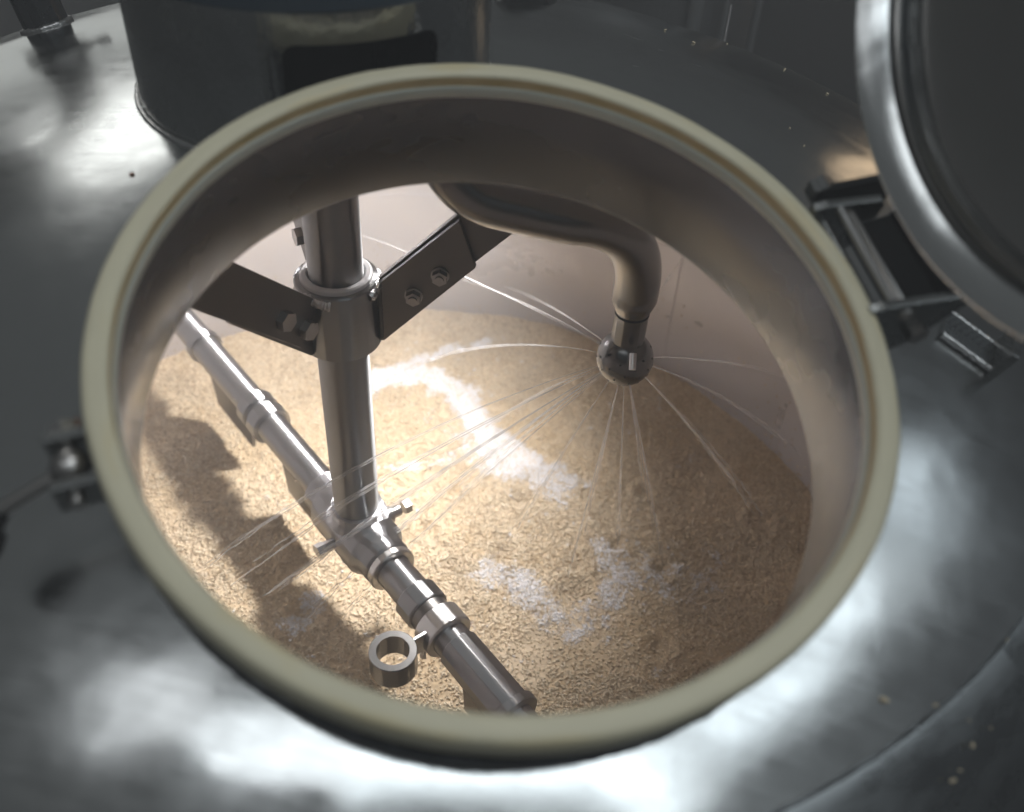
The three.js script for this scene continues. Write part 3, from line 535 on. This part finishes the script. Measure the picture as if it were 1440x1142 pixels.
  const fmesh = new THREE.InstancedMesh(new THREE.IcosahedronGeometry(1, 2), foamMat, bub.length);
  bub.forEach(([x, y, z, r], i) => fmesh.setMatrixAt(i, m4.makeScale(r, r * 0.8, r).setPosition(x, y, z)));
  fmesh.name = 'foam'; fmesh.castShadow = fmesh.receiveShadow = true; fmesh.userData.kind = 'stuff'; bed.add(fmesh);
  const WALLN = 1500, wm = new THREE.InstancedMesh(hg, M.husk, WALLN);
  for (let i = 0; i < WALLN; i++) {
    const a = rnd() * 6.283, y = 0.004 + 0.16 * Math.pow(rnd(), 3.2), r = RIN - 0.0012;
    e.set(rr(-3, 3), -a, Math.PI / 2 + rr(-0.2, 0.2), 'YZX'); q.setFromEuler(e); const s = rr(0.5, 1.1);
    m4.compose(V3(r * Math.cos(a), y, r * Math.sin(a)), q, V3(s, s, s)); wm.setMatrixAt(i, m4);
    const k = rr(0.7, 1.1); wm.setColorAt(i, col.setRGB(0.6 * k, 0.47 * k, 0.30 * k));
  }
  wm.name = 'splashed_husks'; wm.castShadow = true; wm.userData.kind = 'stuff'; bed.add(wm);
  im.name = 'husks'; im.castShadow = im.receiveShadow = true; im.userData.kind = 'stuff'; bed.add(im);
}

// ---------------------------------------------------------------- kernels and flecks fallen on the steel
{
  const K = [[0.4485, 0.5288, 1.35, 'largest tan kernel, lying alone on the dark lower right of the dome'], [0.4864, 0.5237, 0.7], [0.5107, 0.5412, 0.95], [0.4923, 0.5644, 0.9], [0.499, 0.5573, 0.55], [0.5271, 0.5275, 0.5], [0.5112, 0.5265, 0.45], [0.5526, 0.4678, 0.5],
    [0.3893, -0.2803, 0.9], [0.4496, -0.3842, 0.8], [0.5202, -0.3424, 0.9], [0.564, -0.2846, 0.8], [0.3577, -0.3127, 0.7], [0.4154, 0.0626, 0.5], [0.4657, -0.062, 0.5], [0.4747, -0.0285, 0.5], [-0.118, 0.1788, 0.9, 'reddish brown fleck on the bright dome left of the drive housing']];
  const g = new THREE.IcosahedronGeometry(1, 2); g.scale(0.0026, 0.0012, 0.0014);
  const proto = new THREE.Mesh(g, M.kernel); proto.castShadow = true;
  K.forEach(([x, z, s, label], i) => {
    const o = proto.clone(); o.name = numbered('malt_kernel'); scene.add(o);
    const rad = Math.hypot(x - C.x, z - C.z), y = rad > RSEAM + 0.002 ? C.y + RS * Math.sqrt(1 - (RSEAM / RS) ** 2) - Math.tan(Math.asin(RSEAM / RS)) * (rad - RSEAM) - 0.001 : C.y + Math.sqrt(RS * RS - rad * rad);
    o.position.set(x, y + 0.0012 * s, z); o.scale.setScalar(s); o.rotation.set(rr(-0.1, 0.1), rr(0, 6), -0.3);
    if (i === 16) o.material = M.rust;
    tag(o, label ?? (i < 8 ? 'small pale fleck of malt on the lower right edge of the dome' : 'tiny pale fleck of malt on the grey dome behind the manway'), 'malt fleck', label ? null : i < 8 ? 'malt flecks at the lower right' : 'malt flecks behind the manway');
  });
}

{
  const f = mesh('floor', new THREE.PlaneGeometry(26, 26).rotateX(-Math.PI / 2).translate(0, -1.7, -4), new THREE.MeshStandardMaterial({ name: 'dark wet floor', color: new THREE.Color(0.02, 0.02, 0.02), roughness: 0.95 }));
  tag(f, 'dark floor of the brew house, far below the tun', 'floor', null, 'structure');
}

tag(mesh('wall', box(0.2, 4.9, 5.5, 0.01).translate(4.1, 0.75, -0.3), new THREE.MeshStandardMaterial({ name: 'dark wall', color: new THREE.Color(0.03, 0.03, 0.03), roughness: 0.8 })), 'unseen dark wall added to the right of the tun for its dark reflection', 'wall', null, 'structure');  // out of frame, added so the right of the dome reflects dark
tag(mesh('wall', box(3.6, 2.7, 0.2, 0.01).translate(2.1, -0.35, -2.5), new THREE.MeshStandardMaterial({ name: 'dark back wall', color: new THREE.Color(0.02, 0.02, 0.02), roughness: 0.9 })), 'low dark wall added behind the tun and the storage tank to darken the background', 'wall', null, 'structure');  // added to shorten the haze behind and keep the background dark

// ---------------------------------------------------------------- neighbouring tank in the dark behind
{
  const t = thing('storage_tank', 'tall shiny steel tank in the dark behind the tun', 'tank', V3(0.42, -1.2, -1.5));
  mesh('tank_shell', lathe([[0.29, 0], [0.29, 1.2], [0.29, 2.0], [0.26, 2.08], [0, 2.14]], 120), steel({ name: 'tank steel', metalness: 0.85, color: new THREE.Color(0.30, 0.30, 0.30), roughness: 0.8, roughnessMap: rep(lengthwise, 1, 1), bumpMap: rep(lengthwise, 2, 1), bumpScale: 0.003 }), t);
  const pale = steel({ name: 'pale streak rod', metalness: 0.9, color: new THREE.Color(0.5, 0.51, 0.51), roughness: 0.5 });
  for (const [x, z, r] of [[0.288, 0.09, 0.007], [0.115, 0.285, 0.016], [0.185, 0.245, 0.006]]) mesh('reflection_streak_rod', bar(V3(x, 0, z), V3(x, 2.0, z), r), pale, t);  // pale rods added to stand in for bright reflections on the shell
}

// ---------------------------------------------------------------- lamps
for (const [name, label, category, at, aim, w, h, color, strength, up] of LAMPS) {
  const o = thing(name, label, category, V3(...at)), dir = V3(...aim).sub(o.position).normalize();
  const m = new THREE.Matrix4().lookAt(V3(0, 0, 0), dir, up ? V3(...up) : Math.abs(dir.y) > 0.9 ? V3(0, 0, 1) : V3(0, 1, 0));
  o.quaternion.setFromRotationMatrix(m);
  mesh('lamp_case', box(w + 0.04, h + 0.04, 0.05, 0.01).translate(0, 0, 0.032), M.dark, o);
  const glow = new THREE.MeshStandardMaterial({ name: 'lamp diffuser', color: new THREE.Color(0.5, 0.5, 0.5), emissive: new THREE.Color(...color), emissiveIntensity: 0.4 });
  mesh('lamp_diffuser', new THREE.PlaneGeometry(w, h).rotateY(Math.PI).translate(0, 0, 0.004), glow, o);
  const l = new THREE.RectAreaLight(new THREE.Color(...color), strength, w, h); l.name = name + '_light';
  o.add(l);
}
{
  const { at, aim, strength, color, angle } = TANK_LAMP, d = aim.clone().sub(at).normalize();
  const o = thing('tank_lamp', 'small round lamp under the dome lighting the grain', 'lamp', at);
  mesh('lamp_body', along(latheC([[0.040, 0.0], [0.042, -0.004], [0.042, -0.028], [0.036, -0.032], [0.0, -0.032]], 40), V3(0, 0, 0), d), M.dark, o);
  mesh('lamp_glass', along(new THREE.CylinderGeometry(0.036, 0.036, 0.004, 40), d.clone().multiplyScalar(-0.004), d), new THREE.MeshStandardMaterial({ name: 'lamp glass', color: new THREE.Color(0.5, 0.5, 0.5), emissive: new THREE.Color(...color), emissiveIntensity: 2 }), o);
  const l = new THREE.SpotLight(new THREE.Color(...color), strength, 0, angle, 1, 2); l.name = 'tank_spot';
  l.position.copy(at).addScaledVector(d, 0.006); l.target.position.copy(aim); l.castShadow = true; l.shadow.radius = 2.2; l.shadow.mapSize.set(2048, 2048); l.shadow.camera.near = 0.02; l.shadow.camera.far = 3;
  scene.add(l, l.target);
}

{
  const at = V3(-0.33, 0.80, -0.50), o = thing('glint_fill_lamp', 'small added lamp high on the back left of the tun wall, for tube glint and fill', 'lamp', at), d = V3(0.35, -0.75, 0.45).normalize();  // added lamp: puts the glint on the rake tube and fills the shadows
  mesh('lamp_body', along(latheC([[0.030, 0.0], [0.033, -0.003], [0.033, -0.024], [0.0, -0.026]], 32), V3(0, 0, 0), d), M.dark, o);
  mesh('lamp_glass', along(new THREE.CylinderGeometry(0.028, 0.028, 0.004, 32), d.clone().multiplyScalar(-0.003), d), new THREE.MeshStandardMaterial({ name: 'lamp glass', color: new THREE.Color(0.5, 0.5, 0.5), emissive: new THREE.Color(0.9, 0.9, 1.0), emissiveIntensity: 2 }), o);
  const l = new THREE.SpotLight(new THREE.Color(0.94, 0.92, 1.0), 1.0, 0, 1.25, 0.8, 2); l.name = 'glint_fill_spot';
  l.position.copy(at).addScaledVector(d, 0.006); l.target.position.copy(at).add(d); l.castShadow = true; l.shadow.radius = 1.3; l.shadow.camera.near = 0.02;
  scene.add(l, l.target);
}

renderer.render(scene, camera);
